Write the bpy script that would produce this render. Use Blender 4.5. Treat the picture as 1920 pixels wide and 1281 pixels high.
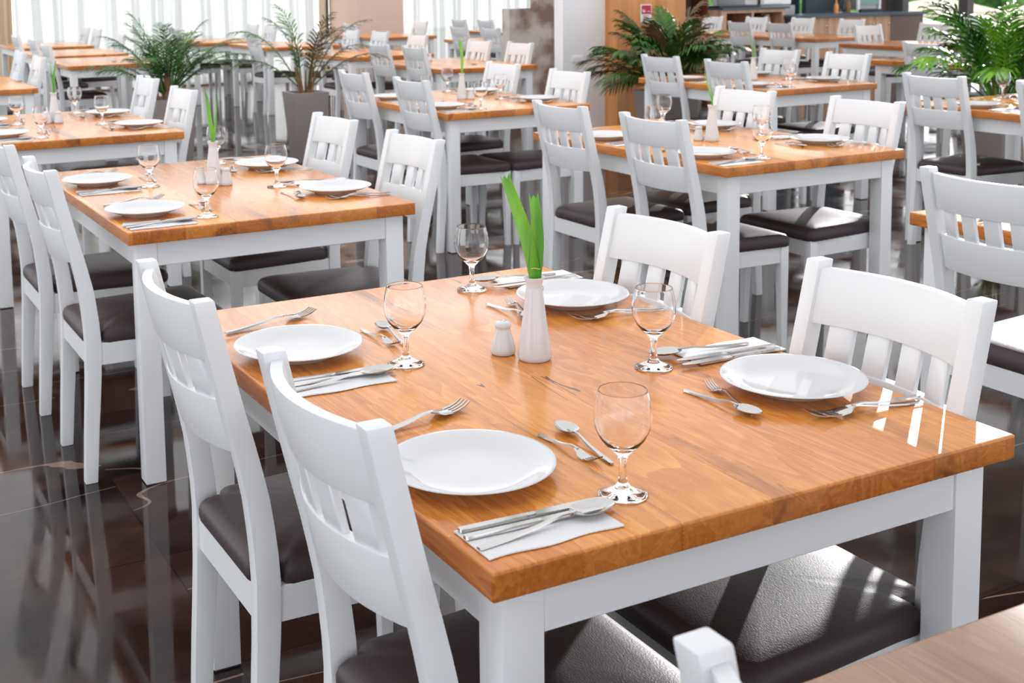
import bpy, bmesh, math, random
from mathutils import Vector, Matrix
for _o in list(bpy.data.objects): bpy.data.objects.remove(_o)
S = bpy.context.scene
COL = S.collection
PI = math.pi
random.seed(4)

# ---------------------------------------------------------------- camera
CX, CY, CZ = -0.6933, -1.2140, 1.4474
FPX, PX, PY, YAW, PITCH, ROLL = 2353.83, 830.25, 233.3, 0.4831, 0.1125, -0.0157
cam_d = bpy.data.cameras.new('camera'); cam = bpy.data.objects.new('camera', cam_d); COL.objects.link(cam)
fwd = Vector((math.sin(YAW)*math.cos(PITCH), math.cos(YAW)*math.cos(PITCH), -math.sin(PITCH)))
right = Vector((math.cos(YAW), -math.sin(YAW), 0)); up = right.cross(fwd)
c_, s_ = math.cos(ROLL), math.sin(ROLL)
right, up = right*c_ + up*s_, up*c_ - right*s_
cam.matrix_world = Matrix(((right.x, up.x, -fwd.x, CX), (right.y, up.y, -fwd.y, CY), (right.z, up.z, -fwd.z, CZ), (0, 0, 0, 1)))
cam_d.sensor_width = 36; cam_d.lens = FPX/1920*36
cam_d.shift_x = (960-PX)/1920; cam_d.shift_y = (PY-640.5)/1920
cam_d.clip_start = 0.05; cam_d.clip_end = 300
cam_d.dof.use_dof = True; cam_d.dof.focus_distance = 2.3; cam_d.dof.aperture_fstop = 10.0
S.camera = cam

# ---------------------------------------------------------------- world, sun, exposure
W = bpy.data.worlds.new('world'); S.world = W; W.use_nodes = True
nt = W.node_tree; nt.nodes.clear()
N = nt.nodes.new; Lk = nt.links.new
tc = N('ShaderNodeTexCoord'); dot = N('ShaderNodeVectorMath'); dot.operation = 'DOT_PRODUCT'; dot.inputs[1].default_value = (0.45, 0.893, 0.0)
Lk(tc.outputs['Generated'], dot.inputs[0])
mr = N('ShaderNodeMapRange'); mr.inputs['From Min'].default_value = -0.8; mr.inputs['From Max'].default_value = 0.9
Lk(dot.outputs['Value'], mr.inputs['Value'])
cr = N('ShaderNodeValToRGB'); e = cr.color_ramp.elements
e[0].position = 0.0; e[0].color = (1.42, 1.48, 1.60, 1); e[1].position = 1.0; e[1].color = (2.1, 2.13, 2.2, 1)
m = cr.color_ramp.elements.new(0.5); m.color = (1.02, 1.05, 1.10, 1)
Lk(mr.outputs[0], cr.inputs[0])
sepw = N('ShaderNodeSeparateXYZ'); Lk(tc.outputs['Generated'], sepw.inputs[0])
mz = N('ShaderNodeMapRange'); mz.interpolation_type = 'SMOOTHSTEP'; mz.inputs['From Min'].default_value = .04; mz.inputs['From Max'].default_value = .32
Lk(sepw.outputs[2], mz.inputs['Value'])
mxw = N('ShaderNodeMix'); mxw.data_type = 'RGBA'; Lk(mz.outputs[0], mxw.inputs['Factor']); Lk(cr.outputs[0], mxw.inputs['A']); mxw.inputs['B'].default_value = (.93, .94, .96, 1)
bg = N('ShaderNodeBackground'); bg.inputs['Strength'].default_value = 1.0
wo = N('ShaderNodeOutputWorld'); Lk(mxw.outputs['Result'], bg.inputs[0]); Lk(bg.outputs[0], wo.inputs[0])
SUN_EL = math.radians(12)
sd = bpy.data.lights.new('sun', 'SUN'); so = bpy.data.objects.new('sun', sd); COL.objects.link(so)
sd.energy = 2.0; sd.angle = math.radians(0.6); sd.color = (1.0, 0.98, 0.97)
sdir = Vector((0.8*math.cos(SUN_EL), 0.6*math.cos(SUN_EL), math.sin(SUN_EL)))
so.rotation_euler = sdir.to_track_quat('Z', 'Y').to_euler()
so.location = (8, 6, 6)
S.view_settings.view_transform = 'Standard'; S.view_settings.look = 'None'
S.view_settings.exposure = 0.62; S.view_settings.gamma = 1; S.view_settings.use_curve_mapping = False

# ---------------------------------------------------------------- materials
def srgb(r, g, b):
    f = lambda c: (c/255/12.92) if c/255 <= .04045 else ((c/255+.055)/1.055)**2.4
    return (f(r), f(g), f(b), 1)
def mat(name, col, rough=.5, metal=0, spec=.5, **kw):
    m = bpy.data.materials.new(name); m.use_nodes = True
    b = m.node_tree.nodes['Principled BSDF']
    b.inputs['Base Color'].default_value = col if len(col) == 4 else (*col, 1)
    b.inputs['Roughness'].default_value = rough; b.inputs['Metallic'].default_value = metal
    b.inputs['Specular IOR Level'].default_value = spec
    for k, v in kw.items(): b.inputs[k.replace('_', ' ')].default_value = v
    return m
def nodes(m): 
    return m.node_tree.nodes.new, m.node_tree.links.new, m.node_tree.nodes['Principled BSDF']
def add_noise(m, scale, c1, c2, p1=.35, p2=.65, vec=None, detail=6, bump=0, sc3=None, rnd=False):
    n, l, b = nodes(m); tcn = n('ShaderNodeTexCoord'); mp = n('ShaderNodeMapping')
    if sc3: mp.inputs['Scale'].default_value = sc3
    l(tcn.outputs['Object'], mp.inputs[0]); ns = n('ShaderNodeTexNoise'); ns.inputs['Scale'].default_value = scale; ns.inputs['Detail'].default_value = detail
    l(mp.outputs[0], ns.inputs['Vector']); r = n('ShaderNodeValToRGB')
    r.color_ramp.elements[0].position = p1; r.color_ramp.elements[1].position = p2
    r.color_ramp.elements[0].color = c1; r.color_ramp.elements[1].color = c2
    l(ns.outputs['Fac'], r.inputs[0]); l(r.outputs[0], b.inputs['Base Color'])
    if bump:
        bp = n('ShaderNodeBump'); bp.inputs['Strength'].default_value = bump; bp.inputs['Distance'].default_value = .002
        l(ns.outputs['Fac'], bp.inputs['Height']); l(bp.outputs[0], b.inputs['Normal'])
    return m
M = {}
M['white'] = mat('white_paint', (.765, .78, .79), .32)
M['vinyl'] = mat('brown_vinyl', srgb(68, 57, 58), .42, 0, .24)
n, l, b = nodes(M['vinyl']); tcn = n('ShaderNodeTexCoord'); vo = n('ShaderNodeTexNoise'); vo.inputs['Scale'].default_value = 330; vo.inputs['Detail'].default_value = 2
mp = n('ShaderNodeMapping'); mp.inputs['Scale'].default_value = (1.6, .7, 1); l(tcn.outputs['Object'], mp.inputs[0]); l(mp.outputs[0], vo.inputs['Vector'])
bp = n('ShaderNodeBump'); bp.inputs['Strength'].default_value = .42; bp.inputs['Distance'].default_value = .001
l(vo.outputs['Fac'], bp.inputs['Height']); l(bp.outputs[0], b.inputs['Normal'])
M['china'] = mat('white_china', (.66, .665, .675), .08)
M['steel'] = mat('stainless_steel', (.50, .485, .47), .16, 1)
M['napkin'] = mat('napkin_paper', (.76, .765, .775), .8)
M['glass'] = mat('clear_glass', (1, 1, 1), 0.0, Transmission_Weight=1.0, IOR=1.36)
M['leaf'] = add_noise(mat('blade_leaf', srgb(96, 160, 30), .4, Transmission_Weight=.0), 30, srgb(70, 140, 20), srgb(130, 190, 60), sc3=(1, 1, .15))
M['tie'] = mat('raffia_tie', srgb(215, 190, 110), .6)
M['planter'] = mat('grey_planter', srgb(138, 128, 124), .5)
M['palm'] = add_noise(mat('palm_green', srgb(40, 90, 30), .42, 0, .4), 5, srgb(20, 62, 16), srgb(74, 120, 34))
M['palm_dry'] = add_noise(mat('palm_dry', srgb(90, 90, 40), .5), 7, srgb(48, 78, 28), srgb(128, 92, 66))
M['palm_bright'] = add_noise(mat('palm_bright_green', srgb(70, 140, 30), .3), 5, srgb(40, 104, 16), srgb(120, 178, 40))
M['stem'] = mat('palm_stem', srgb(126, 92, 62), .6)
M['soil'] = mat('soil', srgb(50, 38, 30), .9)
M['stone'] = add_noise(mat('stone_cladding', srgb(130, 120, 110), .35), 3.0, srgb(120, 96, 80), srgb(196, 190, 184), .42, .6, bump=.2)
M['plaster'] = mat('plaster', srgb(238, 236, 238), .7)
M['beige'] = mat('beige_paint', srgb(226, 198, 180), .7)
M['oak'] = add_noise(mat('oak_veneer', srgb(150, 98, 48), .35), 3, srgb(190, 122, 60), srgb(222, 152, 88), sc3=(3, 3, .4))
M['paleoak'] = add_noise(mat('pale_wood', srgb(190, 150, 120), .4), 3, srgb(176, 134, 104), srgb(200, 160, 130), sc3=(4, 4, .4))
M['darkwood'] = mat('dark_wood', srgb(104, 84, 78), .45)
M['redwood'] = mat('red_wood', srgb(104, 56, 42), .5)
M['slate'] = mat('slate_panel', srgb(66, 80, 88), .35)
M['navy'] = mat('navy_panel', srgb(34, 42, 60), .35)
M['steelpanel'] = mat('brushed_steel_panel', srgb(150, 150, 150), .35, .6)
M['teal'] = mat('teal_panel', srgb(110, 160, 145), .3)
M['frame'] = mat('dark_window_frame', srgb(72, 66, 66), .45)
M['pane'] = mat('window_pane', (1, 1, 1), 0, Transmission_Weight=1.0, IOR=1.02)
M['terrace'] = mat('terrace_paving', srgb(150, 158, 132), .8)
M['canvas'] = mat('parasol_canvas', srgb(240, 228, 204), .8)
M['bush'] = add_noise(mat('bush_leaves', srgb(90, 150, 60), .6), 3, srgb(60, 120, 50), srgb(140, 190, 110))
M['bark'] = mat('bark', srgb(90, 70, 50), .8)
M['red'] = mat('sign_red', srgb(190, 40, 60), .5)
M['signwhite'] = mat('sign_white', (.85, .85, .85), .5)
M['rubber'] = mat('grey_felt', srgb(70, 70, 74), .8)

# curtain: sheer, light from behind comes through
cm = bpy.data.materials.new('sheer_curtain'); cm.use_nodes = True; M['curtain'] = cm
n, l, b = nodes(cm); cm.node_tree.nodes.remove(b)
d1 = n('ShaderNodeBsdfDiffuse'); d1.inputs[0].default_value = (.85, .86, .86, 1)
t1 = n('ShaderNodeBsdfTranslucent'); t1.inputs[0].default_value = (.60, .62, .62, 1)
tp = n('ShaderNodeBsdfTransparent'); mx = n('ShaderNodeMixShader'); mx.inputs[0].default_value = .72
l(d1.outputs[0], mx.inputs[1]); l(t1.outputs[0], mx.inputs[2]); mx2 = n('ShaderNodeMixShader'); mx2.inputs[0].default_value = .05
l(mx.outputs[0], mx2.inputs[1]); l(tp.outputs[0], mx2.inputs[2]); l(mx2.outputs[0], cm.node_tree.nodes['Material Output'].inputs[0])
M['drape'] = mat('beige_drape', srgb(226, 206, 176), .8)

# solid wood boards, jointed across the width (object x), grain along object y
wm = mat('oak_boards', (.5, .25, .1), .20, 0, .44); M['wood'] = wm
wm.node_tree.nodes['Principled BSDF'].inputs['Coat Weight'].default_value = .0
wm.node_tree.nodes['Principled BSDF'].inputs['Coat Roughness'].default_value = .16
n, l, b = nodes(wm)
tcn = n('ShaderNodeTexCoord'); oi = n('ShaderNodeObjectInfo'); sep = n('ShaderNodeSeparateXYZ'); l(tcn.outputs['Object'], sep.inputs[0])
def mth(op, a, bb=None, cc=None):
    q = n('ShaderNodeMath'); q.operation = op
    for i, v in enumerate((a, bb, cc)):
        if v is None: continue
        if isinstance(v, (int, float)): q.inputs[i].default_value = v
        else: l(v, q.inputs[i])
    return q.outputs[0]
# uneven board widths from a 1D warp of x, each object shifted by its own random number
wrp = n('ShaderNodeTexNoise'); wrp.noise_dimensions = '1D'; wrp.inputs['Scale'].default_value = 3.1; wrp.inputs['Detail'].default_value = 0
l(mth('ADD', mth('MULTIPLY', mth('FLOOR', mth('MULTIPLY', sep.outputs[0], 9.0)), .11), mth('MULTIPLY', oi.outputs['Random'], 40)), wrp.inputs['W'])
bx = mth('MULTIPLY_ADD', sep.outputs[0], 6.6, mth('MULTIPLY', oi.outputs['Random'], 7.3))
# finger joint where two boards meet shows on the end faces as a small zigzag in height
zig = mth('MULTIPLY', mth('PINGPONG', mth('MULTIPLY', sep.outputs[2], 160), .5), .05)
endf = mth('LESS_THAN', mth('ABSOLUTE', mth('SUBTRACT', sep.outputs[1], .668)), .664)
bxz = mth('ADD', bx, mth('MULTIPLY', zig, mth('SUBTRACT', 1.0, endf)))
bid = mth('FLOOR', bxz); bfr = mth('FRACT', bxz)
wn = n('ShaderNodeTexWhiteNoise'); wn.noise_dimensions = '1D'; l(mth('ADD', bid, mth('MULTIPLY', oi.outputs['Random'], 91)), wn.inputs['W'])
cmb = n('ShaderNodeCombineXYZ'); l(mth('ADD', sep.outputs[0], mth('MULTIPLY', wn.outputs[0], 13)), cmb.inputs[0])
l(mth('ADD', mth('MULTIPLY', sep.outputs[1], .11), mth('MULTIPLY', wn.outputs[0], 7)), cmb.inputs[1]); l(sep.outputs[2], cmb.inputs[2])
g1 = n('ShaderNodeTexNoise'); g1.inputs['Scale'].default_value = 9; g1.inputs['Detail'].default_value = 3; g1.inputs['Distortion'].default_value = 1.2; l(cmb.outputs[0], g1.inputs['Vector'])
rings = mth('POWER', mth('FRACT', mth('MULTIPLY', g1.outputs['Fac'], 9.0)), 1.8)
g2 = n('ShaderNodeTexNoise'); g2.inputs['Scale'].default_value = 150; g2.inputs['Detail'].default_value = 4; l(cmb.outputs[0], g2.inputs['Vector'])
rp = n('ShaderNodeValToRGB'); rp.color_ramp.elements[0].color = (.50, .140, .018, 1); rp.color_ramp.elements[1].color = (.90, .390, .085, 1)
rp.color_ramp.elements[0].position = 0; rp.color_ramp.elements[1].position = 1
tone = mth('ADD', mth('ADD', mth('MULTIPLY', wn.outputs[0], .66), mth('MULTIPLY', rings, .38)), mth('MULTIPLY', mth('MULTIPLY_ADD', g2.outputs['Fac'], 2.6, -.8), .34))
l(mth('MULTIPLY', tone, .92), rp.inputs[0])
# dark heartwood streaks and knots
g3 = n('ShaderNodeTexNoise'); g3.inputs['Scale'].default_value = 5.0; g3.inputs['Detail'].default_value = 5; g3.inputs['Roughness'].default_value = .65; g3.inputs['Distortion'].default_value = .8; l(cmb.outputs[0], g3.inputs['Vector'])
dk = n('ShaderNodeMapRange'); dk.inputs['From Min'].default_value = .575; dk.inputs['From Max'].default_value = .72; dk.inputs['To Max'].default_value = .9; l(g3.outputs['Fac'], dk.inputs['Value'])
mxc = n('ShaderNodeMix'); mxc.data_type = 'RGBA'; l(dk.outputs[0], mxc.inputs['Factor']); l(rp.outputs[0], mxc.inputs['A']); mxc.inputs['B'].default_value = (.20, .060, .016, 1)
g4 = n('ShaderNodeTexNoise'); g4.inputs['Scale'].default_value = 6.5; g4.inputs['Detail'].default_value = 3; g4.inputs['Distortion'].default_value = .5; l(cmb.outputs[0], g4.inputs['Vector'])
g5 = n('ShaderNodeTexNoise'); g5.inputs['Scale'].default_value = 2.3; g5.inputs['Detail'].default_value = 1; l(tcn.outputs['Object'], g5.inputs['Vector'])
crack = mth('MULTIPLY', mth('LESS_THAN', mth('ABSOLUTE', mth('SUBTRACT', g4.outputs['Fac'], .5)), .0035), mth('GREATER_THAN', g5.outputs['Fac'], .62))
mxk = n('ShaderNodeMix'); mxk.data_type = 'RGBA'; l(mth('MULTIPLY', crack, .85), mxk.inputs['Factor']); l(mxc.outputs['Result'], mxk.inputs['A']); mxk.inputs['B'].default_value = (.05, .018, .008, 1)
# end grain a little deeper in colour
geo = n('ShaderNodeNewGeometry'); vt = n('ShaderNodeVectorTransform'); vt.vector_type = 'NORMAL'; vt.convert_from = 'WORLD'; vt.convert_to = 'OBJECT'; l(geo.outputs['Normal'], vt.inputs[0])
sp2 = n('ShaderNodeSeparateXYZ'); l(vt.outputs[0], sp2.inputs[0])
sidef = mth('SUBTRACT', 1.0, mth('SMOOTH_MIN', mth('ABSOLUTE', sp2.outputs[2]), 1.0, .1))
mxe = n('ShaderNodeMix'); mxe.data_type = 'RGBA'; mxe.blend_type = 'MULTIPLY'; l(mth('MULTIPLY', sidef, .62), mxe.inputs['Factor']); l(mxk.outputs['Result'], mxe.inputs['A']); mxe.inputs['B'].default_value = (.50, .33, .20, 1)
seam = mth('LESS_THAN', mth('ABSOLUTE', mth('SUBTRACT', bfr, .5)), .496)
mxs = n('ShaderNodeMix'); mxs.data_type = 'RGBA'; mxs.blend_type = 'MULTIPLY'; l(mth('MULTIPLY', mth('SUBTRACT', 1.0, seam), .45), mxs.inputs['Factor']); l(mxe.outputs['Result'], mxs.inputs['A']); mxs.inputs['B'].default_value = (.35, .2, .1, 1)
l(mxs.outputs['Result'], b.inputs['Base Color'])
# the same boards as seen on farther tables
M['wooddark'] = mat('brown_boards', srgb(140, 92, 66), .25)

# floor: polished brown marble tiles 0.88 m
fm = mat('brown_marble_tiles', (.03, .02, .017), .06, 0, .29); M['floor'] = fm
n, l, b = nodes(fm)
tcn = n('ShaderNodeTexCoord'); sep = n('ShaderNodeSeparateXYZ'); l(tcn.outputs['Object'], sep.inputs[0])
tx = mth('DIVIDE', mth('SUBTRACT', sep.outputs[0], .085), .585); ty = mth('DIVIDE', mth('SUBTRACT', sep.outputs[1], .675), .585)
fx = mth('ABSOLUTE', mth('SUBTRACT', mth('FRACT', tx), .5)); fy = mth('ABSOLUTE', mth('SUBTRACT', mth('FRACT', ty), .5))
grout = mth('GREATER_THAN', mth('MAXIMUM', fx, fy), .4975)
cid = n('ShaderNodeCombineXYZ'); l(mth('FLOOR', tx), cid.inputs[0]); l(mth('FLOOR', ty), cid.inputs[1])
wn = n('ShaderNodeTexWhiteNoise'); wn.noise_dimensions = '2D'; l(cid.outputs[0], wn.inputs['Vector'])
off = n('ShaderNodeVectorMath'); off.operation = 'MULTIPLY_ADD'; l(wn.outputs['Color'], off.inputs[0]); off.inputs[1].default_value = (9, 9, 9); l(tcn.outputs['Object'], off.inputs[2])
ns = n('ShaderNodeTexNoise'); ns.inputs['Scale'].default_value = 2.2; ns.inputs['Detail'].default_value = 8; ns.inputs['Distortion'].default_value = 1.0; l(off.outputs[0], ns.inputs['Vector'])
rp = n('ShaderNodeValToRGB'); rp.color_ramp.elements[0].position = .3; rp.color_ramp.elements[0].color = srgb(24, 17, 17); rp.color_ramp.elements[1].position = .72; rp.color_ramp.elements[1].color = srgb(64, 46, 40)
l(ns.outputs['Fac'], rp.inputs[0])
v1 = n('ShaderNodeTexNoise'); v1.inputs['Scale'].default_value = 1.0; v1.inputs['Detail'].default_value = 2.5; v1.inputs['Distortion'].default_value = .15; vm = n('ShaderNodeMapping'); vm.inputs['Scale'].default_value = (.28, 1.7, 1); vm.inputs['Rotation'].default_value = (0, 0, .35); l(off.outputs[0], vm.inputs[0]); l(vm.outputs[0], v1.inputs['Vector'])
vein = mth('LESS_THAN', mth('ABSOLUTE', mth('SUBTRACT', v1.outputs['Fac'], .5)), .0016)
mx = n('ShaderNodeMix'); mx.data_type = 'RGBA'; l(mth('MULTIPLY', vein, .4), mx.inputs['Factor']); l(rp.outputs[0], mx.inputs['A']); mx.inputs['B'].default_value = srgb(190, 160, 145)
mg = n('ShaderNodeMix'); mg.data_type = 'RGBA'; l(grout, mg.inputs['Factor']); l(mx.outputs['Result'], mg.inputs['A']); mg.inputs['B'].default_value = srgb(24, 18, 18)
l(mg.outputs['Result'], b.inputs['Base Color'])
sc = n('ShaderNodeTexNoise'); sc.inputs['Scale'].default_value = 6; sc.inputs['Detail'].default_value = 6; l(tcn.outputs['Object'], sc.inputs['Vector'])
rr = n('ShaderNodeMapRange'); rr.inputs['From Min'].default_value = .35; rr.inputs['From Max'].default_value = .7; rr.inputs['To Min'].default_value = .03; rr.inputs['To Max'].default_value = .13
l(sc.outputs['Fac'], rr.inputs['Value']); l(rr.outputs[0], b.inputs['Roughness'])

# ---------------------------------------------------------------- mesh helpers
def finish(bm, bev=0.0, seg=2, smooth=True, ang=35):
    bmesh.ops.remove_doubles(bm, verts=bm.verts, dist=1e-5)
    bmesh.ops.recalc_face_normals(bm, faces=bm.faces)
    if bev:
        es = [e for e in bm.edges if len(e.link_faces) == 2 and e.calc_face_angle(0) > math.radians(ang)]
        bmesh.ops.bevel(bm, geom=es, offset=bev, segments=seg, affect='EDGES', profile=.6, clamp_overlap=True)
    for f in bm.faces: f.smooth = smooth
    return bm
def make(name, bm, m, parent=None, sharp=40):
    me = bpy.data.meshes.new(name); bm.to_mesh(me); bm.free(); me.materials.append(m)
    try: me.set_sharp_from_angle(angle=math.radians(sharp))
    except Exception: pass
    o = bpy.data.objects.new(name, me); COL.objects.link(o)
    if parent: o.parent = parent
    return o
def box(bm, x0, x1, y0, y1, z0, z1):
    v = [bm.verts.new(p) for p in ((x0,y0,z0),(x1,y0,z0),(x1,y1,z0),(x0,y1,z0),(x0,y0,z1),(x1,y0,z1),(x1,y1,z1),(x0,y1,z1))]
    for f in ((0,3,2,1),(4,5,6,7),(0,1,5,4),(1,2,6,5),(2,3,7,6),(3,0,4,7)): bm.faces.new([v[i] for i in f])
def loft(bm, rings, cap=True):
    vs = [[bm.verts.new(p) for p in r] for r in rings]; k = len(rings[0])
    for a, b_ in zip(vs, vs[1:]):
        for i in range(k): bm.faces.new((a[i], a[(i+1) % k], b_[(i+1) % k], b_[i]))
    if cap: bm.faces.new(list(reversed(vs[0]))); bm.faces.new(vs[-1])
def lathe(bm, prof, seg=40):
    rows = []
    for r, z in prof:
        if r < 1e-6: rows.append([bm.verts.new((0, 0, z))])
        else: rows.append([bm.verts.new((r*math.cos(2*PI*i/seg), r*math.sin(2*PI*i/seg), z)) for i in range(seg)])
    for a, b_ in zip(rows, rows[1:]):
        for i in range(seg):
            j = (i+1) % seg
            q = [a[i % len(a)], a[j % len(a)], b_[j % len(b_)], b_[i % len(b_)]]
            u = []
            for w in q:
                if w not in u: u.append(w)
            if len(u) > 2: bm.faces.new(u)
def tube(bm, pts, rads, k=8):
    rings = []
    for i, p in enumerate(pts):
        p = Vector(p); d = (Vector(pts[min(i+1, len(pts)-1)]) - Vector(pts[max(i-1, 0)])).normalized()
        a = d.cross(Vector((0, 0, 1)) if abs(d.z) < .9 else Vector((1, 0, 0))).normalized(); b_ = d.cross(a)
        rings.append([p + (a*math.cos(2*PI*j/k) + b_*math.sin(2*PI*j/k))*rads[i] for j in range(k)])
    loft(bm, rings)
def interp(t, tab):
    for (a, va), (b_, vb) in zip(tab, tab[1:]):
        if t <= b_:
            u = max(0, (t-a)/(b_-a)); return va + (vb-va)*u
    return tab[-1][1]
def empty(name, loc=(0,0,0), rz=0):
    o = bpy.data.objects.new(name, None); COL.objects.link(o); o.location = loc; o.rotation_euler = (0, 0, rz); o.empty_display_size = .1
    return o
def tag(o, label, cat, group=None, kind=None):
    o['label'] = label; o['category'] = cat
    if group: o['group'] = group
    if kind: o['kind'] = kind
    return o
KIDS = {}
def reg(root, kids): KIDS[root.name] = kids; return root
def dup(root, name, loc, rz=0, scale=None):
    r = root.copy(); COL.objects.link(r); r.location = loc; r.rotation_euler = (0, 0, rz)
    if scale: r.scale = (scale,)*3
    for k in list(r.keys()): del r[k]
    for ch in root.children:
        c = ch.copy(); COL.objects.link(c); c.parent = r
        for g in ch.children:
            d = g.copy(); COL.objects.link(d); d.parent = c
    return r
PROTO = []
def use(root, first, loc, rz=0, scale=None):
    # the first use places the prototype itself, later uses copy it
    if first not in PROTO:
        PROTO.append(first); root.location = loc; root.rotation_euler = (0, 0, rz)
        if scale: root.scale = (scale,)*3
        return root
    return dup(root, first, loc, rz, scale)

# ---------------------------------------------------------------- chair
XB = [(0,.0),(.15,.007),(.30,.016),(.43,.019),(.50,.016),(.58,.007),(.66,-.008),(.75,-.030),(.85,-.053),(.94,-.073)]
def xb(z): return interp(z, XB)
def build_chair():
    root = empty('dining_chair')
    hw, pw = .1925, .033
    for s in (-1, 1):
        bm = bmesh.new(); rings = []
        for z in (0, .08, .16, .24, .32, .38, .43, .48, .53, .58, .63, .68, .74, .80, .86, .91, .935):
            d = interp(z, [(0,.036),(.38,.046),(.5,.044),(.7,.038),(.94,.036)]); x = xb(z)
            ya, yb = s*hw, s*(hw-pw)
            rings.append([(x,ya,z),(x+d,ya,z),(x+d,yb,z),(x,yb,z)])
        loft(bm, rings); make('leg', finish(bm, .004, 2), M['white'], root)
        bm = bmesh.new(); o_ = s*.205; i_ = s*(.205-.036)
        loft(bm, [[(.420,o_,0),(.446,o_,0),(.446,o_-s*.026,0),(.420,o_-s*.026,0)],
                  [(.411,o_,.33),(.449,o_,.33),(.449,i_,.33),(.411,i_,.33)], [(.411,o_,.416),(.449,o_,.416),(.449,i_,.416),(.411,i_,.416)]])
        make('leg', finish(bm, .003, 2), M['white'], root)
    def rail(name, z0, z1, crown):
        bm = bmesh.new(); K = 14; yw = hw-pw+.002; F = []; 
        grid = []
        for i in range(K+1):
            y = -yw + 2*yw*i/K; sag = .037*(1-(y/yw)**2); row = []
            zt = z1 + crown*(1-(y/yw)**2)
            for (z, tt) in ((z0, 0), (zt, 0), (zt, .019), (z0, .019)):
                row.append(bm.verts.new((xb(z)+.010-sag+tt, y, z)))
            grid.append(row)
        for a, b_ in zip(grid, grid[1:]):
            for j in range(4): bm.faces.new((a[j], a[(j+1)%4], b_[(j+1)%4], b_[j]))
        bm.faces.new(grid[0]); bm.faces.new(list(reversed(grid[-1])))
        return make(name, finish(bm, .003, 2), M['white'], root)
    rail('top_rail', .822, .922, .0); rail('lower_rail', .655, .752, .0)
    for yc in (-.108, -.036, .036, .108):
        bm = bmesh.new(); rings = []
        for z in (.745, .78, .83):
            pts = []
            for y, t in ((yc-.0225, 0), (yc+.0225, 0), (yc+.0225, .013), (yc-.0225, .013)):
                pts.append((xb(z)+.013-.037*(1-(y/.16)**2)+t, y, z))
            rings.append(pts)
        loft(bm, rings); make('slat', finish(bm, .002, 1), M['white'], root)
    bm = bmesh.new()
    z0, z1 = .350, .416
    for s in (-1, 1):
        v = [(.05, s*.187), (.42, s*.2), (.42, s*.182), (.05, s*.169)]
        loft(bm, [[(x, y, z0) for x, y in v], [(x, y, z1) for x, y in v]])
    box(bm, .424, .444, -.175, .175, z0, z1); box(bm, .024, .044, -.165, .165, z0, z1)
    make('seat_frame', finish(bm, .002, 1), M['white'], root)
    # cushion
    out = []
    def arc(cx, cy, r, a0, a1, k=5): 
        for i in range(k+1):
            a = math.radians(a0+(a1-a0)*i/k); out.append((cx+r*math.cos(a), cy+r*math.sin(a)))
    arc(.43, -.187, .028, -90, 0); arc(.43, .187, .028, 0, 90)
    for i in range(1, 6): out.append((.43-i*.06, .215-i*.0045))
    arc(.085, .178, .014, 90, 180, 2); out.append((.071, .156)); arc(.035, .139, .016, 90, 180, 4)
    for i in range(1, 6): out.append((.019, .139-i*.278/6))
    arc(.035, -.139, .016, 180, 270, 4); out.append((.071, -.156)); arc(.085, -.178, .014, 180, 270, 2)
    for i in range(5, 0, -1): out.append((.43-i*.06, -.215+i*.0045))
    bm = bmesh.new(); rings = []
    cx = .24
    for z, f in ((.414,.975),(.418,.992),(.428,1.0),(.440,1.0),(.450,.985),(.458,.95),(.464,.88),(.469,.74),(.4725,.52),(.474,.26)):
        rings.append([(cx+(x-cx)*f, y*f, z) for x, y in out])
    vs = [[bm.verts.new(p) for p in r] for r in rings]; k = len(out)
    for a, b_ in zip(vs, vs[1:]):
        for i in range(k): bm.faces.new((a[i], a[(i+1)%k], b_[(i+1)%k], b_[i]))
    bm.faces.new(list(reversed(vs[0]))); c = bm.verts.new((cx, 0, .4745))
    for i in range(k): bm.faces.new((vs[-1][i], vs[-1][(i+1)%k], c))
    for f in bm.faces: f.smooth = True
    bmesh.ops.recalc_face_normals(bm, faces=bm.faces)
    o = make('seat', bm, M['vinyl'], root, 80)
    return root
CH = build_chair()
def chair(x, y, face, label, group=None):
    """x, y: middle of the top of the backrest; face: heading the sitter looks along (deg)"""
    a = math.radians(face); ox = .055
    o = use(CH, 'dining_chair', (x+ox*math.cos(a), y+ox*math.sin(a), 0), a)
    return tag(o, label, 'chair', group)

# ---------------------------------------------------------------- table
TW, TL, TH, TT = .9065, 1.336, .76, .038
def build_table():
    root = empty('dining_table')
    bm = bmesh.new(); box(bm, 0, TW, 0, TL, TH-TT, TH); make('tabletop', finish(bm, .0045, 3), M['wood'], root)
    d, s = .030, .060; zt = TH-TT
    for ix in (0, 1):
        for iy in (0, 1):
            x0 = d if ix == 0 else TW-d-s; y0 = d if iy == 0 else TL-d-s
            bm = bmesh.new(); box(bm, x0, x0+s, y0, y0+s, .004, zt); make('leg', finish(bm, .003, 2), M['white'], root)
    a = .074; i = .003; t = .022
    for (x0, x1, y0, y1) in ((d+s, TW-d-s, d+i, d+i+t), (d+s, TW-d-s, TL-d-i-t, TL-d-i), (d+i, d+i+t, d+s, TL-d-s), (TW-d-i-t, TW-d-i, d+s, TL-d-s)):
        bm = bmesh.new(); box(bm, x0, x1, y0, y1, zt-a, zt); make('apron', finish(bm, .002, 1), M['white'], root)
    bm = bmesh.new()
    for ix in (0, 1):
        for iy in (0, 1):
            x0 = d if ix == 0 else TW-d-s; y0 = d if iy == 0 else TL-d-s
            box(bm, x0+.004, x0+s-.004, y0+.004, y0+s-.004, 0, .0042)
    make('foot_pad', finish(bm), M['rubber'], root)
    return root
TB = build_table()
def table(x, y, label, group=None, rz=0):
    return tag(use(TB, 'dining_table', (x, y, 0), math.radians(rz)), label, 'table', group)

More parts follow.
